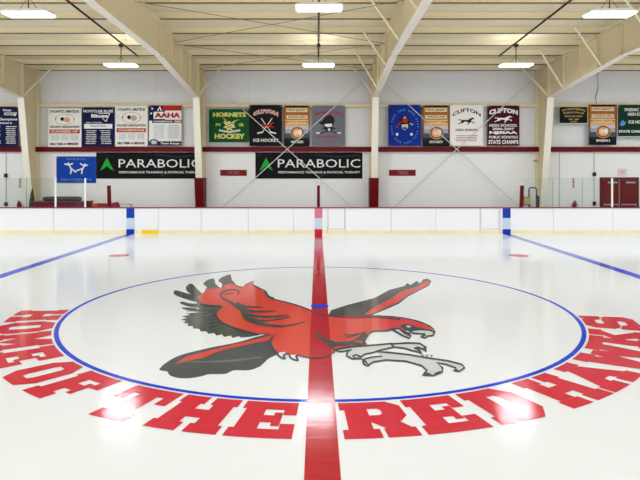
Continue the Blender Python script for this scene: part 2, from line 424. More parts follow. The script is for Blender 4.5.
for k in range(7): ribbon(hl, [(186+k*3.5, 312+k*3), (205+k*4, 309+k*2.6)], [.4, .9], .0014)
hl.build('emblem_highlight', ice_mat('ice_emblem_mid_grey', (108, 112, 113), .1), em)
ribbon(ln, smooth_pts([(232,281),(237,285.8),(243.4,287),(246,284.4),(254,281)]), [.6]*16+[.4], .0062)
ribbon(ln, smooth_pts([(253,284.8),(259,288.2),(265.5,291.6),(268.8,296.6),(274.7,299.6),(287,302.6),(298,305.8),(310.6,310.4),(320,314.4),(331,315.4),(367,315.8),(389.4,316.8),(402.5,318.2),(417.5,321.4),(429,326),(434,330.4),(434.6,333.6),(432.7,336.4)]), 1.3, .0062)
ribbon(ln, smooth_pts([(265,291.5),(268,296.4),(274,299.2)]), 2.6, .0063)
ribbon(ln, smooth_pts([(237,295),(239,291.6),(233,289.6),(226,290.8),(221,294),(222,297.6),(229.4,301.6)]), [1.0]*12+[2.0]*13, .0062)
ribbon(ln, smooth_pts([(233,293.6),(227,293.4),(225,296)]), 1.0, .0062)
ribbon(ln, smooth_pts([(229.4,301.8),(236,306),(243,311),(246,317),(254,322),(262,325)]), [2.6]*4+[4.4]*4+[6]*4+[6.4]*4+[3.6]*4+[1.4], .0062)
for s_ in ([(236,304),(246,306.8),(262,307.4)], [(242,309.4),(256,311.8),(275,311.4)], [(245,314),(262,317),(288,315.8)], [(247,318.6),(264,321),(290,317.4)], [(254,322.8),(272,326),(288,325.8),(305,322)]):
    q = smooth_pts(s_); n_ = len(q); ribbon(ln, q, [3.6*(1-i/n_)+.6 for i in range(n_)], .0062)
ribbon(ln, smooth_pts([(200,304),(212,305.8),(222,306.6),(217.6,311),(216.4,316),(221,322),(232,327),(244,331),(258,334.6)]), 1.4, .0063)
ribbon(ln, smooth_pts([(258,334.8),(266,334),(272,336)]), 1.2, .0062)
ribbon(ln, smooth_pts([(276,334),(272,338.5),(270,343),(273,349),(278,353.6)]), [1]*4+[3]*4+[3]*4+[2]*4+[1.4], .0062)
ribbon(ln, smooth_pts([(277,353.4),(279.5,357),(285,359.4),(283.5,356),(288.4,354.4),(291,358.6),(298,361),(296,356.4),(301.7,356.6),(308.7,358.2),(318,358.2),(327,357),(335,352.4)]), [1.8]*30+[1.3]*19, .0062)
ribbon(ln, smooth_pts([(317,334),(321,336.5),(319,338.5),(327,340),(331,344.5),(334,349.5)]), [3.4,3.4,3.4,3,3,3,3,3,3,2.6,2.4,2.4,2.2,2,2,1.8,1.6,1.6,1.4,1.2,1], .0062)
ribbon(ln, smooth_pts([(329,341.5),(338,344),(350,343),(358,338.6),(364,334)]), [2]*4+[4.6]*4+[3.2]*4+[1.8]*4+[1], .0062)
ribbon(ln, smooth_pts([(345,338),(352,336.6),(358,333.4)]), 1.1, .0062)
ribbon(ln, smooth_pts([(334,350.4),(345,347.6),(360,345.6),(364,342),(369.4,334),(375,331.6),(387,331.4),(392,329)]), 1.4, .0062)
shape(dk, [(399.5,325.8),(407,323.9),(412,325.4),(418.5,327.8),(425,328.6),(420,330),(410,331.4),(405,330.4)], .0030)
shape(dk, [(400,329.6),(405,331),(411,333.6),(409.6,336),(404,333)], .0031)
shape(gr, [(405.5,326.2),(409,325.8),(411.5,327),(408.5,327.7)], .0034)
for x_ in (422.5, 427, 431.5): ribbon(ln, [(x_-1.5, 355.6), (x_+1.5, 356.2)], .8, .0062); ribbon(ln, [(x_, 355.8), (x_, 357.8)], .8, .0062)
dk.build('emblem_charcoal', M_HDARK, em); rd.build('emblem_red', M_HRED, em); gr.build('emblem_grey', M_HGREY, em); ln.build('emblem_outline', M_HDARK, em)

# ------------------------------------------------------------------ roof steel
PD = [27.28, 26.02, 24.4, 22.8, 21.1, 19.4, 17.8, 16.2, 14.6, 13.0, 11.4]
pys = [d+CAMY for d in PD]
pys = pys+[-y for y in pys[::-1]]
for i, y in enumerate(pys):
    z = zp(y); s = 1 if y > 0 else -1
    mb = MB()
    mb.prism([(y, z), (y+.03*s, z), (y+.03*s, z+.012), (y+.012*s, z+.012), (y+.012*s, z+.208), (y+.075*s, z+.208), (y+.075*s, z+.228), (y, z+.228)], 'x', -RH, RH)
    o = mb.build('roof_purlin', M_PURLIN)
    mb = MB(); mb.box(-RH, RH, min(y-.02*s, y+.075*s), max(y-.02*s, y+.075*s), z-.022, z-.001); mb.build('purlin_shade_strip', mat('purlin_shade_olive', (128, 110, 74), .6, .08), o)  # strip added under the purlin, its dark olive paints in a shade line
    tag(o, 'long cream roof purlin, %s out from the banner wall' % ORD[i], 'roof beam', 'purlins under the roof')

FX = [-21.26, -13.32, -5.47, 2.56, 10.39, 18.3]
def rt(y): return 7.325+.0417*(16.47-abs(y))       # top of the rafter
def make_frame():
    t = thing('steel_frame', (0, 0, 0), '-', 'steel frame', 'tapered steel frames of the hall')
    yb, yk, ys, yr = 15.92, 14.92, 8.77, 0
    zk, zs, zr = 5.91, 6.53, 6.66
    outer = 16.36
    for s, nm in ((1, 'far'), (-1, 'near')):
        m = MB(); m.prism([(s*outer, 0), (s*yb, 0), (s*yk, zk), (s*yk, rt(yk)), (s*outer, rt(outer))], 'x', -.01, .01)
        m.box(-.15, .15, min(s*outer, s*(outer+.02)), max(s*outer, s*(outer+.02)), 0, rt(outer))
        col = m.build('column', M_CREAM, t)
        MB().beam((0, s*yb, 0), (0, s*yk, zk), .3, .03).build('column_flange', M_FLANGE, col)
        MB().box(-.2, .2, min(s*15.82, s*16.38), max(s*15.82, s*16.38), 0, .03).build('base_plate', M_GALV, col)
    m = MB()
    m.prism([(yk, zk), (ys, zs), (0, zr), (-ys, zs), (-yk, zk), (-yk, rt(yk)), (0, rt(0)), (yk, rt(yk))], 'x', -.01, .01)
    m.beam((0, outer, rt(outer)), (0, 0, rt(0)), .3, .025); m.beam((0, -outer, rt(outer)), (0, 0, rt(0)), .3, .025)
    for yy in (ys, -ys, yk, -yk): m.box(-.15, .15, yy-.02, yy+.02, (zk if abs(yy) == yk else zs), rt(yy))
    for k in (13.4, 11.9, 10.4):
        zz = zk+(zs-zk)*(yk-k)/(yk-ys)
        for q in (k, -k): m.box(-.11, .11, q-.008, q+.008, zz, rt(q))
    ra = m.build('rafter', M_CREAM, t)
    m = MB()
    for s in (1, -1):
        m.beam((0, s*yk, zk), (0, s*ys, zs), .26, .03); m.beam((0, s*ys, zs), (0, 0, zr), .25, .03)
    m.build('rafter_flange', M_FLANGE, ra)
    m = MB()
    for s in (1, -1):
        for q in (-.1, .1):
            for e in (-.12, .12): m.tube([(q, s*ys+e, zs-.02-.02), (q, s*ys+e, zs+.05)], .02, 6)
    m.build('splice_bolts', M_GALV, ra)
    for yy, sides in ((16.05, (-1, 1)), (13.47, (-1,)), (10.17, (-1,)), (6.87, (-1,)), (3.67, (-1,))):
        if yy > yk: zi = 6.0
        elif yy > ys: zi = zk+(zs-zk)*(yk-yy)/(yk-ys)+.06
        else: zi = zs+(zr-zs)*(ys-yy)/ys+.06
        if yy > yk: yi = 15.0
        else: yi = yy
        for sd in sides:
            for s in (1, -1):
                MB().tube([(.02*sd, s*yi, zi-.08), (1.03*sd, s*yy, zp(yy)+.2)], .048, 4).build('flange_brace', mat('brace_paint', (244, 232, 204), .5, .02), t)
    return t
fr0 = make_frame()
flab = ['tapered cream steel frame beyond the left edge of the banners', 'tapered cream steel frame at the left, column between navy banner and white banner',
        'tapered cream steel frame whose maroon-footed column stands left of the green banner', 'tapered cream steel frame whose maroon-footed column stands left of the royal blue banner',
        'tapered cream steel frame at the right, column beside the maroon horse banner', 'tapered cream steel frame past the exit doors']
frames = []
for i, X in enumerate(FX):
    t = fr0 if i == 0 else copy_tree(fr0)
    t.location = (X, 0, 0); t['label'] = flab[i]; frames.append(t)
for X, t in ((-5.47, frames[2]), (2.56, frames[3])):
    m = MB(); m.prism([(15.82, 0), (16.3, 0), (16.3, 2.3), (15.46, 2.3)], 'x', X-.2, X+.2)
    o = m.build('column_pad', M_MAROON, t, bevel=.03); o['label'] = 'maroon padding around the column foot'

# bracing rods
def rod(p, q, label, group, r=.016, m=M_CREAM, name='brace_rod'):
    tag(MB().tube([p, q], r, 6).build(name, m), label, 'brace rod', group)
for a, b, nm in ((FX[2], FX[3], 'over the orange and black banners'), (FX[3], FX[4], 'over the blue and white banners')):
    rod((a+.1, 16.14, 7.15), (b-.1, 16.14, .12), 'thin wall brace rod sloping down to the right %s' % nm, 'crossed brace rods on the wall', .022, mat('rod_grey', (214, 212, 210), .5, .02))
    rod((b-.1, 16.1, 7.15), (a+.1, 16.1, .12), 'thin wall brace rod sloping down to the left %s' % nm, 'crossed brace rods on the wall', .022, mat('rod_grey', (214, 212, 210), .5, .02))
for (y0, y1, w_) in ((10.87, 6.17, 'nearer the camera'), (15.4, 10.95, 'nearest the banner wall')):
    rod((FX[2]+.02, y0, rt(y0)-.12), (FX[3]-.02, y1, rt(y1)-.12), 'thin roof brace cable crossing left to right, pair %s' % w_, 'crossed brace cables in the roof', .01, mat('dull_cable', (140, 122, 92), .5))
    rod((FX[2]+.02, y1, rt(y1)-.16), (FX[3]-.02, y0, rt(y0)-.16), 'thin roof brace cable crossing right to left, pair %s' % w_, 'crossed brace cables in the roof', .01, mat('dull_cable', (140, 122, 92), .5))

# ------------------------------------------------------------------ lamps and their rails
M_DIFF = glow('lamp_diffuser', LAMP_COL, 6.0)
M_HOUS = mat('lamp_housing_white', (226, 224, 218), .4, .02)
xl = ['far left', 'outer left', 'left', 'middle', 'right', 'outer right', 'far right']
yl = ['row nearest the banner wall', 'second row from the banner wall', 'third row from the banner wall', 'row above the near boards']
for i, X in enumerate(LAMP_X):
    m = MB()
    def zr_(y): return zp(y)-.04
    m.tube([(X, 13.47, zr_(13.47)), (X, 0, zr_(0)), (X, -13.47, zr_(13.47))], .035, 6)
    tag(m.build('support_rail', M_DARKSTEEL), 'dark steel rail under the roof carrying the %s lamps' % xl[i], 'rail', 'dark rails under the roof')
def make_lamp():
    t = thing('high_bay_lamp', (0, 0, LAMP_Z), '-', 'lamp', 'rectangular lamps hanging under the roof')
    m = MB(); m.prism([(-.62, LAMP_Z+.02), (.62, LAMP_Z+.02), (.62, LAMP_Z+.05), (.45, LAMP_Z+.09), (-.45, LAMP_Z+.09), (-.62, LAMP_Z+.05)], 'y', -.28, .28)
    m.build('housing', M_HOUS, t)
    MB().box(-.58, .58, -.24, .24, LAMP_Z-.015, LAMP_Z+.02).build('diffuser', M_DIFF, t)
    m = MB(); m.tube([(0, 0, LAMP_Z+.09), (0, 0, zp(11.37)-.082)], .018, 6)
    m.tube([(-.25, 0, LAMP_Z+.09), (0, 0, LAMP_Z+.35), (.25, 0, LAMP_Z+.09)], .008, 5)
    m.build('hanger', M_DARKSTEEL, t)
    MB().box(-.07, .07, -.07, .07, zp(11.37)-.2, zp(11.37)-.09).build('junction_box', M_DARKSTEEL, t)
    ld = bpy.data.lights.new('lamp_light', 'AREA'); ld.shape = 'RECTANGLE'; ld.size = 1.2; ld.size_y = .56; ld.energy = LAMP_W; ld.color = LAMP_COL
    lo = bpy.data.objects.new('lamp_light', ld); C.objects.link(lo); lo.parent = t; lo.location = (0, 0, -.03)
    ld = bpy.data.lights.new('roof_fill_light', 'AREA'); ld.shape = 'RECTANGLE'; ld.size = 1.1; ld.size_y = .5; ld.energy = UP_W; ld.color = LAMP_COL
    lo = bpy.data.objects.new('roof_fill_light', ld); C.objects.link(lo); lo.parent = t; lo.location = (0, 0, .1); lo.rotation_euler = (PI, 0, 0)  # added fill aimed at the roof; the housing itself is closed
    return t
lp0 = make_lamp(); first = True
for j, Y in enumerate(LAMP_Y):
    for i, X in enumerate(LAMP_X):
        t = lp0 if first else copy_tree(lp0); first = False
        ZL = LAMP_Z if abs(Y) > 9 else LAMP_Z+(.16 if X == 0 else 0)
        t.location = (X, Y, ZL)
        t['label'] = 'bright rectangular hanging lamp, %s one in the %s' % (xl[i], yl[j])
        if abs(Y) < 9:
            for ch in [c for c in C.objects if c.parent == t and c.name.startswith('hanger')]:
                ch.scale = (1, 1, (zp(Y)-.082-ZL)/(zp(11.37)-.082-LAMP_Z))
tag(MB().tube([(-7.5, 11.2, 7.54), (7.5, 11.2, 7.54)], .022, 6).build('electrical_conduit', M_FLANGE), 'thin pale conduit running across under the roof between lamps', 'conduit')

# ------------------------------------------------------------------ rink boards
BY = 12.95
M_KICK = mat('yellow_kick_plate', (238, 226, 188), .4, .1, 3)
M_KICKY = mat('bright_yellow_kick', (240, 205, 30), .4, .05, 3)
M_CAP = mat('maroon_rail_cap', (150, 48, 78), .35, .05)
M_STRR = mat('faded_red_stripe', (214, 120, 150), .4, .05)
M_STRB = mat('blue_stripe', (14, 62, 170), .4, .05)
M_STRW = mat('worn_stripe', (205, 216, 232), .4, .12, 12)
M_SEAM = mat('panel_seam', (150, 148, 150), .6)
M_STR2 = mat('red_stripe', (205, 40, 70), .4, .05)
edges = [-22.4, -20.7, -18.3, -15.85, -13.4, -10.95, -8.9, -6.62, -4.85, -2.9, -1.03, .36, 1.11, 3.0, 4.85, 6.67, 7.5, 9.7, 12.15, 14.6, 17.0, 19.5, 22.4]
for i in range(len(edges)-1):
    a, b = edges[i], edges[i+1]; gate = (a, b) in ((.36, 1.11), (6.67, 7.5))
    mid = (a+b)/2
    side = 'left' if mid < 0 else 'right'
    k = sum(1 for e in edges if (0 < e < b if mid > 0 else a < e < 0)) if abs(mid) > .5 else 0
    nm = 'board_gate' if gate else 'dasher_board'
    if gate: lab = 'white gate in the rink boards %s' % ('just right of the centre line' if a < 1 else 'just left of the right blue stripe')
    elif a < 0 < b: lab = 'white rink board panel crossed by the red centre stripe'
    elif a < -7.77 < b: lab = 'white rink board panel carrying the left blue stripe'
    elif a < 7.77 < b: lab = 'white rink board panel carrying the right blue stripe'
    else: lab = 'white rink board panel with yellow kick strip, %s to the %s of the centre line' % (ORD[k-1 if k else 0], side)
    t = thing(nm, (mid, BY+.06, 0), lab, 'rink board', 'white boards around the rink')
    MB().box(a+.006, b-.006, BY, BY+.1, .0, 1.06).build('panel', M_WHITE, t, bevel=.004)
    yk = MB().box(a+.006, b-.006, BY-.012, BY, .0, .155)
    pass
    yk.build('kick_plate', M_KICK, t)
    MB().box(a+.002, b-.002, BY-.02, BY+.13, 1.06, 1.105).build('rail_cap', M_CAP, t)
    if gate:
        m = MB(); m.box(a+.03, a+.045, BY-.006, BY, .2, 1.03); m.box(b-.045, b-.03, BY-.006, BY, .2, 1.03); m.box(a+.03, b-.03, BY-.006, BY, .2, .212)
        m.build('gate_gap', M_SEAM, t)
    for X, mt, m3, hw in ((0, M_STRR, M_STR2, .16), (-7.77, M_STRB, M_STRB, .165), (7.77, M_STRB, M_STRB, .165)):
        if a < X < b:
            m = MB(); m.box(X-hw, X+hw, BY-.006, BY, .66, 1.06); m.cur = 1
            m.box(X-hw, X+hw, BY-.0055, BY, .2, .66)
            m.cur = 2; m.box(X-hw, X+hw, BY-.018, BY, .004, .2)
            m.build('painted_stripe', [mt, M_STRW, m3], t)
    if a == -8.9:
        MB().box(-7.30, -6.63, BY-.018, BY, .0, .165).build('kick_plate_insert', M_KICKY, t)['label'] = 'bright yellow length of kick plate'

# glass above the boards
M_GLASS = glass_mat()
M_POST = mat('glass_post_white', (236, 236, 234), .35, .02)
gi = 0
for x0, side, n in ((-18.18, 'left', 7), (8.48, 'right', 8)):
    for k in range(n):
        a = x0+1.2192*k; b = a+1.2192
        kk = (n-1-k) if side == 'left' else k
        o = MB().box(a+.008, b-.008, BY+.04, BY+.055, 1.105, 2.31).build('glass_shield', M_GLASS)
        tag(o, 'clear glass pane on the boards at the %s, %s from the bench opening' % (side, ORD[kk]), 'glass pane', 'glass panes above the boards')
for X, lab in ((-10.87, 'white upright post of the glass crossing the left edge of the blue skating banner'), (-9.646, 'white upright post ending the left run of glass'), (12.14, 'white upright glass post in front of the exit doors'), (8.47, 'slim clear edge post starting the right run of glass')):
    if X == 8.47: continue
    tag(MB().box(X-.035, X+.035, BY+.0, BY+.038, 1.105, 2.31).build('glass_post', M_POST, bevel=.006), lab, 'post', 'white posts between the glass')
for X, lab in ((9.70, 'thin clear joint strip right of the white column'), (10.92, 'thin clear joint strip right of the red fire sign'), (-12.09, 'thin clear joint strip left of the white column at the far left')):
    tag(MB().box(X-.007, X+.007, BY+.03, BY+.065, 1.105, 2.31).build('joint_strip', mat('joint_grey', (150, 168, 160), .4)), lab, 'joint strip', 'joints between glass panes')

# maroon posts behind the boards
for X, lean, lab in ((-8.68, -.06, 'dark red padded post behind the boards, left of the left blue stripe'), (0.0, 0, 'dark red padded post behind the boards at the centre line'), (8.42, .07, 'dark red padded post behind the boards, right of the right blue stripe')):
    m = MB(); m.add([(X-.07-lean*0, BY+.14, 0), (X+.07, BY+.14, 0), (X+.07, BY+.3, 0), (X-.07, BY+.3, 0), (X-.06+lean, BY+.14, 2.0), (X+.06+lean, BY+.14, 2.0), (X+.06+lean, BY+.3, 2.0), (X-.06+lean, BY+.3, 2.0)],
          [(3,2,1,0),(4,5,6,7),(0,1,5,4),(1,2,6,5),(2,3,7,6),(3,0,4,7)])
    tag(m.build('padded_post', mat('dark_red_pad', (96, 4, 14), .5), bevel=.02), lab, 'post', 'dark red posts behind the boards')

# bench, mat and small gear at the left
bt = thing('team_bench', (-11.0, 14.9, .02), 'long maroon bench box behind the boards under the blue skating banner', 'bench')
MB().box(-12.62, -10.2, 14.6, 15.2, .02, 1.2).build('bench_box', mat('bench_maroon', (108, 28, 48), .5, .06), bt, bevel=.02)
MB().box(-12.66, -10.16, 14.56, 15.24, 1.2, 1.27).build('bench_top', mat('bench_top_maroon', (124, 36, 56), .45, .06), bt, bevel=.02)
m = MB(); m.tube([(-12.3, 14.9, 1.365), (-12.2, 14.9, 1.37), (-10.72, 14.9, 1.37), (-10.6, 14.9, 1.36)], [.07, .1, .1, .08], 12)
tag(m.build('rolled_mat', mat('dark_mat', (66, 72, 70), .8, .12), smooth=True), 'long dark grey rolled mat lying on the maroon bench', 'mat')
t = thing('equipment_bag', (-9.4, 14.9, .02), 'rust red gear bag with an orange end beside the maroon bench', 'bag')
m = MB(); m.tube([(-9.85, 14.9, .98), (-9.8, 14.9, .98), (-9.3, 14.9, 1.0), (-8.95, 14.9, 1.04), (-8.9, 14.9, 1.06)], [.1, .19, .17, .2, .1], 14)
m.build('bag_body', mat('rust_red_cloth', (136, 46, 50), .7, .15), t, smooth=True)
m = MB(); m.tube([(-10.1, 14.9, .97), (-10.06, 14.9, .97), (-9.82, 14.9, .98)], [.14, .2, .2], 14); m.build('bag_end', mat('orange_cloth', (176, 78, 36), .7, .15), t, smooth=True)
MB().box(-10.05, -8.9, 14.68, 15.12, .02, .8).build('bag_stand', M_MAROON, t, bevel=.02)
# rail seen right of the left red post
m = MB(); m.tube([(-8.5, 13.6, .02), (-8.5, 13.6, 1.2), (-7.95, 13.6, 1.2), (-7.95, 13.6, .02)], .02, 8)
tag(m.build('hand_rail', M_DARKSTEEL), 'small dark pipe rail beside the left dark red post', 'rail')
# dark blade by the left column
m = MB(); m.tube([(-13.08, 15.4, .02), (-13.07, 15.4, .7), (-13.05, 15.4, 1.2), (-13.04, 15.4, 1.55), (-13.03, 15.4, 1.85)], [.1, .13, .11, .07, .015], 12)
tag(m.build('folded_cloth', mat('dark_green_grey', (52, 58, 54), .7), smooth=True), 'narrow dark folded shape standing by the left column foot', 'folded cloth')
# gear at the right
t = thing('metal_stand', (9.46, 14.6, .02), 'dark rounded metal frame with a pale panel beside the right column', 'stand')
m = MB()
fr_pts = [(9.3, 14.6, .02), (9.3, 14.6, 1.8), (9.35, 14.6, 1.87), (9.58, 14.6, 1.87), (9.63, 14.6, 1.8), (9.63, 14.6, .02)]
m.tube(fr_pts, .035, 8); m.build('frame', mat('dark_grey_tube', (66, 68, 66), .4), t)
MB().box(9.34, 9.59, 14.59, 14.61, .3, 1.82).build('panel', mat('pale_panel', (196, 196, 192), .5), t)
t = thing('waste_bin', (9.74, 14.95, .02), 'dark bin beside the metal stand near the right column', 'bin')
MB().lathe((9.74, 14.95, .02), [(0, 0), (.12, 0), (.15, 1.4), (.13, 1.4), (.1, .1)], 16).build('bin_body', mat('dark_bin', (44, 50, 46), .6), t, smooth=False)
MB().lathe((9.74, 14.95, .02), [(.16, 1.38), (.16, 1.43), (.1, 1.5), (0, 1.52)], 16).build('lid', mat('dark_bin_lid', (50, 56, 52), .6), t)
t = thing('cardboard_box', (9.12, 14.4, .02), 'small tan box on a stool beside the right dark red post', 'box')
MB().box(9.0, 9.26, 14.3, 14.5, 1.14, 1.45).build('carton', mat('tan_card', (176, 158, 104), .8, .1), t, bevel=.008)
MB().box(9.0, 9.26, 14.3, 14.5, 1.45, 1.47).build('lid', mat('brown_card', (96, 82, 56), .8, .1), t)
m = MB(); m.box(8.98, 9.28, 14.28, 14.52, 1.1, 1.14)
for q in ((9.0, 14.3), (9.26, 14.3), (9.0, 14.5), (9.26, 14.5)): m.tube([(q[0], q[1], .02), (q[0], q[1], 1.1)], .012, 6)
m.build('stool', M_DARKSTEEL, t)

# ------------------------------------------------------------------ wall fittings
WF = WY-.05
def wx(px, d=27.35): return (px-317.5)*d/F+CAMX
def wz(py, d=27.35): return CAMZ+(173-py)*d/F
M_SIGNRED = mat('sign_red', (206, 30, 30), .4)
M_TXTW = mat('lettering_white', (238, 238, 236), .5, .01)
M_DRED = mat('plate_red', (132, 10, 18), .4, .06)
def wallP(x0, x1, z0, z1, y):
    return lambda u, v: (x0+(x1-x0)*u, y, z0+(z1-z0)*v)
for px0, px1, txt, lab in ((220.3, 246.8, 'HOME', 'small dark red plate on the white wall between the two black banners'), (389, 415.6, 'TIMERS', 'small dark red plate on the white wall below the royal blue banner')):
    x0, x1, z0, z1 = wx(px0), wx(px1), wz(175.8), wz(169.8)
    t = thing('wall_plate', ((x0+x1)/2, WF-.03, z0), lab, 'sign', 'dark red plates on the wall')
    MB().box(x0, x1, WF-.03, WF, z0, z1).build('plate', M_DRED, t, bevel=.005)
    m = MB(); put_text(m, txt, .3, .72, .2, .8, wallP(x0, x1, z0, z1, WF-.034)); m.build('lettering', mat('plate_letter_grey', (150, 96, 96), .5), t)
for px, w0 in ((20.3, 'left'), (573.3, 'right')):
    X = wx(px)
    t = thing('fire_sign', (X, WF-.02, wz(188)), 'narrow upright white sign with red letters on the %s end of the wall' % w0, 'sign', 'upright red lettered signs')
    MB().box(X-.06, X+.06, WF-.015, WF, wz(188), wz(178)).build('plate', mat('sign_white', (226, 214, 212), .5), t)
    m = MB()
    for k, ch in enumerate('FIRE'):
        P = wallP(X-.045, X+.045, wz(188), wz(178), WF-.02); put_text(m, ch, .1, .9, .8-k*.25+.0, 1-k*.25-.02, P, .05)
    m.build('lettering', mat('dull_sign_red', (150, 40, 50), .5), t)
    t = thing('fire_extinguisher', (X, WF-.14, wz(213)), 'red fire extinguisher hung under the upright sign at the %s' % w0, 'fire extinguisher', 'fire extinguishers on the wall')
    z0 = wz(213); c = (X, WF-.13, z0)
    MB().lathe(c, [(0, 0), (.08, .0), (.09, .03), (.09, .42), (.07, .48), (.03, .52), (.03, .55), (0, .55)], 16).build('cylinder', mat('extinguisher_red', (128, 26, 28), .35), t, smooth=True)
    m = MB(); m.box(X-.03, X+.03, WF-.16, WF-.1, z0+.53, z0+.57); m.beam((X, WF-.12, z0+.57), (X, WF-.26, z0+.6), .03, .012); m.beam((X, WF-.12, z0+.55), (X, WF-.24, z0+.53), .03, .012)
    m.build('valve_handle', M_BLACK, t)
    MB().tube([(X+.03, WF-.13, z0+.54), (X+.1, WF-.15, z0+.52), (X+.12, WF-.16, z0+.4), (X+.11, WF-.16, z0+.2)], .012, 8).build('hose', M_BLACK, t)
    MB().box(X-.05, X+.05, WF-.04, WF, z0+.2, z0+.3).build('bracket', M_GALV, t)
for pxa, pya, pxb, pyb, w0 in ((5.3, 175.5, 7.2, 204, 'left'), (594.6, 174.2, 593.4, 203.4, 'right')):
    X = wx((pxa+pxb)/2)
    t = thing('call_point', (X, WF-.05, wz(206)), 'dark switch boxes joined by a conduit at the %s end of the wall' % w0, 'switch box', 'conduits with switch boxes')
    MB().box(X-.07, X+.07, WF-.08, WF, wz(pya)-.09, wz(pya)+.09).build('upper_box', mat('switch_dark', (50, 34, 34), .5), t, bevel=.008)
    MB().box(X-.07, X+.07, WF-.08, WF, wz(pyb)-.09, wz(pyb)+.09).build('lower_box', mat('switch_dark', (50, 34, 34), .5), t, bevel=.008)
    MB().tube([(X, WF-.02, wz(pyb)), (X, WF-.02, 3.5)], .014, 8).build('conduit', M_GALV, t)
X = wx(559.3); tag(MB().tube([(X, WF-.02, .02), (X, WF-.02, 3.5)], .014, 8).build('wall_conduit', M_GALV), 'thin grey vertical conduit on the wall right of the right column', 'conduit')
X = wx(535.5); m = MB(); m.box(X-.1, X+.08, WF-.12, WF, wz(161.4), wz(160)); m.tube([(X, WF-.02, 1.6), (X, WF-.02, 3.5)], .012, 6)
tag(m.build('camera_bracket', M_GALV), 'small grey bracket and cable high on the wall left of the right column', 'bracket')
m = MB(); m.tube([(wx(597, 27.4), WY-.02, wz(105)), (wx(595.8), WY-.02, wz(97)), (wx(598.5), WY-.02, wz(88)), (wx(598), WY-.02, wz(72))], .012, 6)
tag(m.build('loose_cable', M_DARKSTEEL), 'thin dark cable running up the metal wall above the right orange banner', 'cable')
# exit sign
x0, x1, z0, z1 = wx(618.2), wx(626.4), wz(175.2), wz(168.6)
t = thing('exit_sign', ((x0+x1)/2, WF-.05, z0), 'white exit sign with red letters above the maroon double doors', 'exit sign')
MB().box(x0, x1, WF-.06, WF, z0, z1).build('sign_box', mat('exit_white', (230, 212, 208), .4), t, bevel=.01)
m = MB(); put_text(m, 'EXIT', .22, .78, .3, .7, wallP(x0, x1, z0, z1, WF-.064), .0)
g = glow('exit_red', (.8, .03, .03), .12); g.node_tree.nodes['Principled BSDF'].inputs['Base Color'].default_value = lin((200, 40, 40)); m.build('lettering', g, t)
# doors
M_DOOR = mat('door_maroon', (112, 4, 8), .4, .06)
M_DFRAME = mat('door_frame_dark', (84, 12, 18), .4)
xs = [wx(601), wx(619), wx(637)]
zt = wz(178.6)
m = MB(); m.box(xs[0]-.06, xs[0]+.02, WF-.06, WF, .02, zt+.06); m.box(xs[2]-.02, xs[2]+.06, WF-.06, WF, .02, zt+.06); m.box(xs[0], xs[2], WF-.06, WF, zt-.02, zt+.06)
dd = m.build('door_1', M_DFRAME); tag(dd, 'maroon double exit doors at the right end of the wall', kind='structure')
for k in (0, 1):
    a, b = xs[k]+.022, xs[k+1]-.022
    lf = MB().box(a, b, WF-.045, WF, .03, zt-.025).build('door_leaf', M_DOOR, dd, bevel=.004)
    MB().box(a+.05, b-.05, WF-.11, WF-.085, 1.0, 1.06).build('push_bar', M_GALV, lf)
    m = MB(); m.box(a+.05, a+.12, WF-.11, WF-.045, .98, 1.08); m.box(b-.12, b-.05, WF-.11, WF-.045, .98, 1.08); m.build('bar_mount', M_GALV, lf)
    MB().box(a+.28, b-.1, WF-.1, WF-.045, zt-.22, zt-.14).build('door_closer', M_GALV, lf)

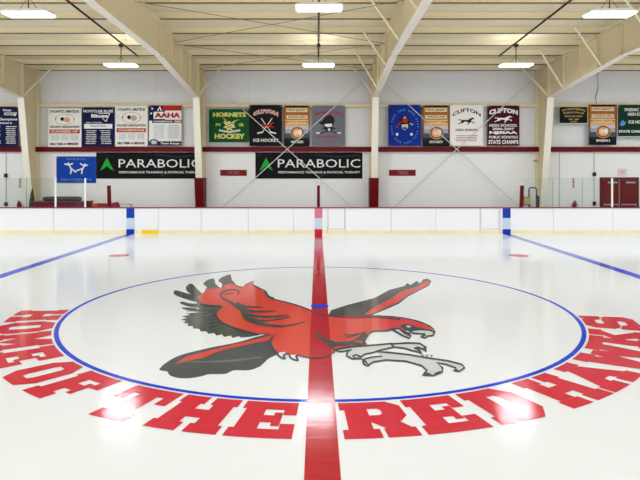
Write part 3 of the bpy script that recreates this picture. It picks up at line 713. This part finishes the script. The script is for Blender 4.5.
# ------------------------------------------------------------------ banners
COL = dict(navy=(10,18,66), white=(238,233,226), black=(10,8,10), green=(2,78,30), dgreen=(3,48,28), orange=(200,122,42), brown=(150,78,22), grey=(112,112,122), dgrey=(74,76,84), royal=(6,42,142),
           maroon=(70,6,26), red=(178,36,40), gold=(196,172,110), yellow=(214,206,110), cream=(226,214,176), offw=(236,234,230), ink=(20,21,28), pgreen=(30,170,50), skate=(10,66,168), sky=(90,140,214), tan=(208,166,146), pale=(196,196,204), peach=(232,170,110), steel=(158,162,176))
def bm_(n): return mat('banner_'+n, COL[n], .55, .04, 4)
DB = 27.13
def banner(px0, px1, py0, py1, base, label, items, group='team banners along the wall', d=DB, wave=True, stand=None, grad=None):
    """items: ('t', text, u0,u1,v0,v1, colour, arc) ('r', u0,u1,v0,v1, colour) ('p', pts, colour) ('e', u,v,ru,rv, colour)"""
    x0, x1, z1, z0 = wx(px0, d), wx(px1, d), wz(py0, d), wz(py1, d)
    y = CAMY+d
    t = thing('banner', ((x0+x1)/2, y, z0), label, 'banner', group)
    H = z1-z0; nx = 16
    def bow(u): return 0
    m = MB(); vs = []; fs = []
    rows = 1 if grad is None else len(grad)-1
    for r in range(rows+1):
        v = r/rows if grad is None else grad[r][0]
        for k in range(nx+1):
            u = k/nx; vs.append((x0+(x1-x0)*u, y+bow(u), z0+H*v))
    n1 = len(vs); vs += [(a, b+.008, c) for a, b, c in vs]
    mats = [bm_(base)]; mi = []
    for r in range(rows):
        for k in range(nx):
            i = r*(nx+1)+k
            fs.append((i, i+1, i+nx+2, i+nx+1)); fs.append((i+n1, i+nx+1+n1, i+nx+2+n1, i+1+n1))
            mi += [r, r]
    for k in range(nx):
        fs += [(k, k+n1, k+1+n1, k+1), (rows*(nx+1)+k, rows*(nx+1)+k+1, rows*(nx+1)+k+1+n1, rows*(nx+1)+k+n1)]; mi += [0, rows-1]
    for r in range(rows):
        i = r*(nx+1); j = i+nx
        fs += [(i, i+nx+1, i+nx+1+n1, i+n1), (j, j+n1, j+nx+1+n1, j+nx+1)]; mi += [r, r]
    m.add(vs, fs); m.mi = mi
    if grad: mats = [bm_(g_[1]) for g_ in grad[:-1]]
    m.build('cloth', mats, t)
    parts = {}; lay = 0
    for it in items:
        lay += 1
        off = .005+.0008*lay
        def P(u, v, off=off): return (x0+(x1-x0)*u, y+bow(u)-off, z0+H*v)
        kind = it[0]
        if kind == 't':
            key = ('lettering', it[6]); mb = parts.setdefault(key, MB()); put_text(mb, it[1], it[2], it[3], it[4], it[5], P, .03 if len(it) < 9 else it[8], it[7] if len(it) > 7 else 0)
        else:
            key = ('printed_shape', it[-1]); mb = parts.setdefault(key, MB())
            if kind == 'r': pts = [(it[1], it[3]), ((it[1]+it[2])/2, it[3]), (it[2], it[3]), (it[2], it[4]), ((it[1]+it[2])/2, it[4]), (it[1], it[4])]
            elif kind == 'e': pts = [(it[1]+it[3]*math.cos(a), it[2]+it[4]*math.sin(a)) for a in [2*PI*k/24 for k in range(24)]]
            elif kind == 'l':
                p, q, wd = it[1], it[2], it[3]; asp = H/(x1-x0)
                dx, dy = q[0]-p[0], (q[1]-p[1])*asp; n = math.hypot(dx, dy); ux, uy = -dy/n*wd/2, dx/n*wd/2/asp
                pts = [(p[0]+ux, p[1]+uy), (q[0]+ux, q[1]+uy), (q[0]-ux, q[1]-uy), (p[0]-ux, p[1]-uy)]
            else: pts = it[1]
            tr = tessellate_polygon([[Vector((a, b, 0)) for a, b in pts]])
            mb.add([P(a, b) for a, b in pts], [tuple(q) for q in tr])
    for (nm, c), mb in parts.items(): mb.build(nm, bm_(c), t)
    m = MB()
    for u in (.04, .96): m.tube([(x0+(x1-x0)*u, y-.006, z1-.05), (x0+(x1-x0)*u, y+.105 if z1 > 4 else WF-.001, z1-.05)], .02 if z1 > 4 else .012, 8)
    m.build('grommets', M_GALV, t)
    return t
def rows(u0, u1, v0, v1, n, col, h=.4, seed=1):
    rnd = random.Random(seed); out = []; st = (v1-v0)/n
    for k in range(n):
        a = u0+rnd.uniform(0, .12)*(u1-u0); b = u1-rnd.uniform(0, .15)*(u1-u0); mid = a+(b-a)*rnd.uniform(.3, .6)
        v = v0+st*(k+.5)
        out += [('r', a, mid-.008, v-st*h/2, v+st*h/2, col), ('r', mid+.008, b, v-st*h/2, v+st*h/2, col)]
    return out
def horse(cx, cy, s, col, sy=None):
    sy = sy or s
    pts = [(-1,.25),(-.75,.32),(-.55,.2),(-.2,.22),(.15,.18),(.4,.45),(.62,.62),(.72,.78),(.78,.6),(1,.42),(.95,.3),(.78,.36),(.62,.2),(.55,-.1),(.9,-.2),(.95,-.5),(.82,-.55),(.78,-.3),(.4,-.3),(.3,-.6),(.15,-.85),(.05,-.8),(.2,-.5),(.15,-.22),(-.25,-.15),(-.4,-.4),(-.75,-.55),(-.95,-.75),(-1.02,-.65),(-.75,-.35),(-.6,-.05),(-.7,.12),(-.95,.1)]
    return ('p', [(cx+s*x, cy+sy*y) for x, y in pts], col)
def oval_ring(cx, cy, ru, rv, c1, c2):
    return [('e', cx, cy, ru, rv, c1), ('e', cx, cy, ru*.92, rv*.9, c2)]
# navy, far left
banner(-13, 18.4, 106.6, 147, 'navy', 'navy banner with white lettering left of the left column, at the photo edge',
       [('t', 'Winter', .5, .78, .88, .94, 'offw'), ('t', 'HOCKEY', .55, .96, .78, .86, 'offw'), ('t', 'Champions', .35, .97, .64, .72, 'offw'), ('t', 'TEAM B', .4, .8, .57, .61, 'offw'), ('p', [(.84,.78),(.92,.84),(.96,.84),(.9,.76)], 'offw')]
       + rows(.6, .95, .07, .53, 9, 'offw', .35, 3)+rows(.1, .45, .07, .53, 9, 'offw', .35, 4))
def ahl(px0, px1, py0, py1, word, lab, seed):
    banner(px0, px1, py0, py1, 'white', lab,
       [('t', 'ATLANTIC AMATEUR', .07, .93, .88, .95, 'ink')]+oval_ring(.5, .71, .3, .14, 'tan', 'white')+[('e', .43, .72, .06, .05, 'ink'), ('e', .57, .7, .1, .07, 'tan'),
        ('e', .24, .72, .02, .014, 'ink'), ('e', .78, .72, .02, .014, 'ink'), ('t', 'HOCKEY ASSOCIATION', .06, .94, .49, .55, 'ink'), ('r', .05, .95, .35, .45, 'red'), ('t', word, .1, .9, .37, .43, 'cream')]
       + rows(.1, .36, .17, .32, 5, 'pale', .5, seed)+rows(.4, .63, .17, .32, 5, 'pale', .5, seed+1)+rows(.67, .92, .17, .32, 5, 'pale', .5, seed+2)
       + [('t', '18U TIER A MINOR', .08, .92, .05, .11, 'ink')])
ahl(48, 81.4, 108.2, 147, 'RUNNERS UP', 'white hockey banner with a red strip, first one right of the left column', 11)
banner(82.2, 114.4, 107.4, 146.8, 'navy', 'navy banner with white print between the two white oval-crest banners',
       [('t', 'MONTCLAIR BLUES', .04, .96, .87, .94, 'offw'), ('t', 'Blues', .28, .8, .74, .83, 'offw', 0, .05), ('l', (.5,.85), (.86,.85), .025, 'offw'), ('l', (.86,.85), (.74,.64), .025, 'offw'), ('l', (.74,.64), (.62,.73), .02, 'offw'),
        ('t', 'HIGH  SCHOOL', .12, .62, .6, .63, 'offw'), ('r', .06, .94, .46, .58, 'offw'), ('t', 'N.J.Y.H.L.', .26, .76, .5, .55, 'ink')]
       + rows(.1, .45, .06, .43, 8, 'offw', .34, 21)+rows(.56, .92, .06, .43, 8, 'offw', .34, 22))
ahl(115.2, 147.6, 106, 146.4, 'CHAMPIONS', 'white hockey banner with a red champions strip left of the red white and blue banner', 31)
banner(149, 181.5, 105.4, 145.4, 'white', 'white banner with big red letters under a navy and red starred header',
       [('r', 0, .5, .62, 1, 'navy'), ('r', .42, 1, .87, 1, 'red'), ('p', [(.24,.86),(.34,.99),(.4,.86),(.36,.86),(.33,.93),(.29,.86)], 'offw'), ('e', .1, .92, .03, .025, 'offw'), ('e', .07, .8, .03, .025, 'offw'), ('r', .14, 1, .66, .84, 'offw'), ('t', 'AAHA', .17, .97, .69, .82, 'red', 0, .06),
        ('r', .1, .75, .56, .64, 'navy'), ('r', .75, 1, .56, .64, 'red'), ('t', 'CHAMPIONS', .14, .72, .575, .62, 'offw'), ('t', '2008', .78, .97, .575, .62, 'offw')]
       + rows(.12, .5, .17, .52, 8, 'pale', .45, 41)+rows(.56, .94, .17, .52, 8, 'pale', .45, 42)
       + [('r', 0, 1, 0, .1, 'navy'), ('e', .16, .08, .14, .08, 'dgrey'), ('e', .16, .08, .09, .05, 'pale'), ('t', 'Team Roster', .36, .97, .025, .075, 'offw')])
banner(209, 249, 109, 142.2, 'green', 'green banner with yellow lettering and insect crest right of the maroon-footed column',
       [('t', 'HORNETS', .1, .93, .76, .9, 'yellow', 0, .06), ('t', 'PV', .17, .3, .48, .57, 'yellow'), ('t', 'GR', .74, .87, .48, .57, 'yellow'), ('t', 'HOCKEY', .14, .9, .1, .26, 'yellow', 0, .06),
        ('l', (.25,.36), (.52,.3), .05, 'pale'), ('l', (.48,.3), (.78,.36), .05, 'pale'),
        ('p', [(.36,.6),(.44,.7),(.42,.6),(.5,.64),(.56,.6),(.66,.66),(.62,.54),(.66,.44),(.56,.42),(.6,.34),(.5,.38),(.46,.3),(.44,.42),(.36,.44),(.42,.5)], 'yellow'), ('e', .52, .52, .06, .05, 'offw'), ('l', (.44,.5), (.6,.58), .02, 'ink'), ('l', (.46,.44), (.58,.5), .02, 'ink'),
        ('l', (.4,.66), (.36,.74), .015, 'yellow'), ('l', (.62,.62), (.74,.68), .015, 'yellow')])
banner(249.4, 282, 105, 146, 'black', 'black banner with white arched lettering and a small red horse',
       [('t', 'CLIFTON', .1, .9, .7, .82, 'offw', .09, .1), ('t', 'CLIFTON', .1, .9, .7, .82, 'red', .09, .02), ('l', (.36,.68), (.66,.34), .022, 'offw'), ('l', (.7,.68), (.4,.34), .022, 'offw'), horse(.56, .5, .2, 'red', .12),
        ('l', (.24,.31), (.42,.34), .04, 'offw'), ('l', (.62,.34), (.82,.31), .04, 'offw'), ('t', 'ICE HOCKEY', .12, .9, .1, .18, 'offw')])
def orange(px0, px1, py0, py1, lab, word, low):
    banner(px0, px1, py0, py1, 'orange', lab,
       [('r', 0, 1, .955, 1, 'ink'), ('r', 0, .05, .3, 1, 'brown'), ('r', .95, 1, .3, 1, 'brown'), ('r', .1, .9, .68, .93, 'cream'), ('t', 'NEW JERSEY', .14, .86, .86, .92, 'brown', -.01), ('r', .08, .92, .765, .84, 'brown'), ('t', 'INTERSCHOLASTIC', .13, .87, .78, .825, 'orange'), ('t', 'ATHLETIC ASSN', .16, .84, .7, .75, 'brown'),
        ('r', .05, .95, .625, .645, 'cream'), ('t', word, .14, .86, .55, .61, 'cream')]+oval_ring(.52, .33, .27, .16, 'gold', 'brown')+[('e', .52, .33, .19, .11, 'peach'), ('t', 'W', .4, .58, .27, .39, 'offw'), ('p', [(.55,.38),(.66,.42),(.7,.34),(.64,.26),(.58,.3)], 'offw'),
        ('t', low, .26, .76, .08, .14, 'offw')],
       grad=[(0, 'black'), (.1, 'ink'), (.2, 'dgrey'), (.32, 'steel'), (.42, 'pale'), (.5, 'peach'), (.58, 'orange'), (1, 'orange')])
orange(284, 309.8, 105.6, 146.4, 'orange to black poster banner between the black and the grey banners', 'CHAMPIONS', 'WEST ESSEX')
banner(312, 345, 105.6, 145.6, 'grey', 'grey banner with a black and red hatted skull crest',
       [('t', 'MORRISTOWN', .1, .92, .74, .82, 'red', .05), ('l', (.24,.3), (.74,.44), .03, 'ink'), ('l', (.78,.3), (.3,.44), .03, 'ink'), ('p', [(.18,.58),(.3,.6),(.4,.72),(.56,.78),(.66,.7),(.7,.6),(.62,.54),(.3,.52)], 'ink'), ('p', [(.42,.7),(.56,.74),(.62,.64),(.46,.6)], 'maroon'),
        ('p', [(.32,.54),(.66,.56),(.64,.44),(.56,.36),(.46,.34),(.38,.42)], 'ink'), ('p', [(.38,.54),(.6,.55),(.62,.48),(.48,.46),(.38,.49)], 'offw'), ('e', .52, .4, .04, .03, 'offw'), ('r', .12, .24, .3, .33, 'offw'), ('r', .76, .88, .3, .33, 'offw'),
        ('t', 'COLONIALS', .12, .84, .19, .25, 'red'), ('t', 'HOCKEY', .36, .64, .09, .13, 'red')])
ring = []
for k in range(40):
    a = 2*PI*k/40
    if k % 5 == 4: continue
    ring.append(('l', (.5+.38*math.cos(a), .47+.38*math.sin(a)), (.5+.44*math.cos(a), .47+.43*math.sin(a)), .025, 'sky'))
banner(388.3, 421, 104.8, 145.8, 'royal', 'royal blue banner with a round crest right of the central column', ring+
       [('p', [(.34,.6),(.46,.72),(.58,.7),(.66,.6),(.78,.52),(.68,.5),(.56,.5),(.44,.52),(.34,.5)], 'ink'), ('p', [(.42,.62),(.52,.7),(.6,.64),(.58,.56),(.44,.56)], 'red'), ('p', [(.44,.66),(.5,.72),(.56,.68)], 'yellow'), ('p', [(.64,.56),(.78,.52),(.7,.5)], 'yellow'),
        ('p', [(.4,.52),(.6,.53),(.6,.44),(.5,.38),(.42,.42)], 'pale'), ('e', .47, .48, .05, .03, 'yellow'), ('e', .5, .43, .06, .025, 'ink'), ('r', .23, .3, .25, .31, 'offw'), ('r', .67, .74, .25, .31, 'offw'), ('l', (.24,.44), (.4,.6), .03, 'red')])
orange(422.6, 449.4, 105.4, 146.4, 'orange to black poster banner between the royal blue and the white horse banners', 'X CHAMPS X', 'BOYS VARSITY')
banner(450, 483, 105, 145.8, 'white', 'white banner with a dark running horse under arched dark lettering',
       [('t', 'CLIFTON', .07, .93, .7, .79, 'maroon', .13, .03), horse(.5, .61, .25, 'maroon', .12), ('t', 'HIGH SCHOOL', .17, .86, .36, .42, 'maroon')]+rows(.14, .86, .1, .27, 4, 'brown', .3, 61))
banner(487.4, 519.4, 105.6, 145.6, 'maroon', 'maroon banner with a white running horse and white lettering',
       [('t', 'CLIFTON', .05, .95, .76, .88, 'offw', .06, .06), horse(.5, .67, .28, 'offw', .11), ('t', 'HIGH SCHOOL', .06, .94, .47, .54, 'offw'), ('t', '2006-2007', .16, .84, .385, .45, 'offw'), ('t', 'NJSIAA', .06, .94, .275, .36, 'offw', 0, .06), ('t', 'PUBLIC SCHOOLS', .05, .95, .18, .245, 'offw'), ('t', 'STATE CHAMPS', .03, .97, .04, .14, 'offw')])
banner(558.6, 588, 106.2, 123.8, 'black', 'small black banner with gold lettering right of the right column',
       [('r', 0, 1, 0, .04, 'cream'), ('r', 0, 1, .96, 1, 'cream'), ('r', 0, .02, 0, 1, 'cream'), ('r', .98, 1, 0, 1, 'cream'), ('t', 'THE COACH MEMORIAL', .1, .92, .68, .8, 'gold', .1), ('t', 'FOR SERVICE TO THE GAME', .16, .86, .54, .64, 'gold', .05), ('t', 'ALWAYS OUR COACH', .2, .8, .38, .48, 'gold'), ('t', '1995 - 2008', .34, .68, .2, .3, 'gold'), ('t', 'HOCKEY', .4, .62, .08, .15, 'gold')])
orange(589, 616.4, 104.6, 145, 'orange to black poster banner at the right, between the small black and the green banners', 'CHAMPIONS', 'DIVISION 2')
banner(617.2, 655, 104.8, 137.2, 'dgreen', 'dark green banner with white edging at the right photo edge',
       [('r', 0, 1, 0, .03, 'pale'), ('r', 0, .015, 0, 1, 'pale'), ('t', 'PASSAIC VALLEY', .2, .95, .8, .9, 'offw'), ('t', 'HIGH SCHOOL', .28, .86, .66, .76, 'offw'), ('p', [(.06,.4),(.14,.54),(.2,.46),(.24,.5),(.2,.38),(.12,.34)], 'sky'), ('t', 'ICE HOCKEY', .3, .9, .42, .52, 'offw'), ('t', 'STATE CHAMPIONS', .04, .96, .14, .22, 'offw')])
# skating club and the two long black banners
def stick(pts_list, wd, col): return [('l', a, b, wd, col) for a, b in pts_list]
banner(56.4, 96, 156.4, 183, 'skate', 'bright blue banner with two white skating figures',
       [('t', 'North Jersey', .25, .75, .84, .95, 'sky', 0, .02), ('e', .3, .74, .025, .035, 'offw'), ('e', .72, .7, .025, .035, 'offw')]
       + stick([((.3,.74),(.38,.52)), ((.38,.54),(.36,.34)), ((.38,.54),(.5,.4)), ((.31,.68),(.2,.72)), ((.33,.68),(.42,.74)), ((.72,.68),(.66,.52)), ((.66,.54),(.5,.46)), ((.66,.54),(.64,.34)), ((.7,.64),(.6,.74)), ((.71,.64),(.8,.68))], .035, 'offw')
       + [('t', 'Figure Skating Club', .12, .9, .07, .18, 'sky', 0, .02)], 'banners on the white wall', d=27.33)
swirl = [('l', (.55,.93), (.75,.82), .004, 'dgrey'), ('l', (.75,.82), (.98,.9), .004, 'dgrey'), ('l', (.6,.1), (.8,.3), .004, 'dgrey'), ('l', (.8,.3), (.99,.85), .004, 'dgrey')]
for p0, p1, lab in ((96.2, 203.2, 'long black sponsor banner with a green arrowhead beside the blue skating banner'), (255.4, 362.4, 'long black sponsor banner with a green arrowhead left of the central column')):
    banner(p0, p1, 152.4, 178.6, 'black', lab, swirl+
       [('p', [(.1,.8),(.035,.3),(.065,.36),(.1,.48),(.135,.36),(.165,.3)], 'pgreen'), ('t', 'PARABOLIC', .21, .98, .42, .74, 'offw', 0, .0), ('t', 'PERFORMANCE TRAINING & PHYSICAL THERAPY', .215, .98, .2, .285, 'offw', 0, .015)], 'banners on the white wall', d=27.33)
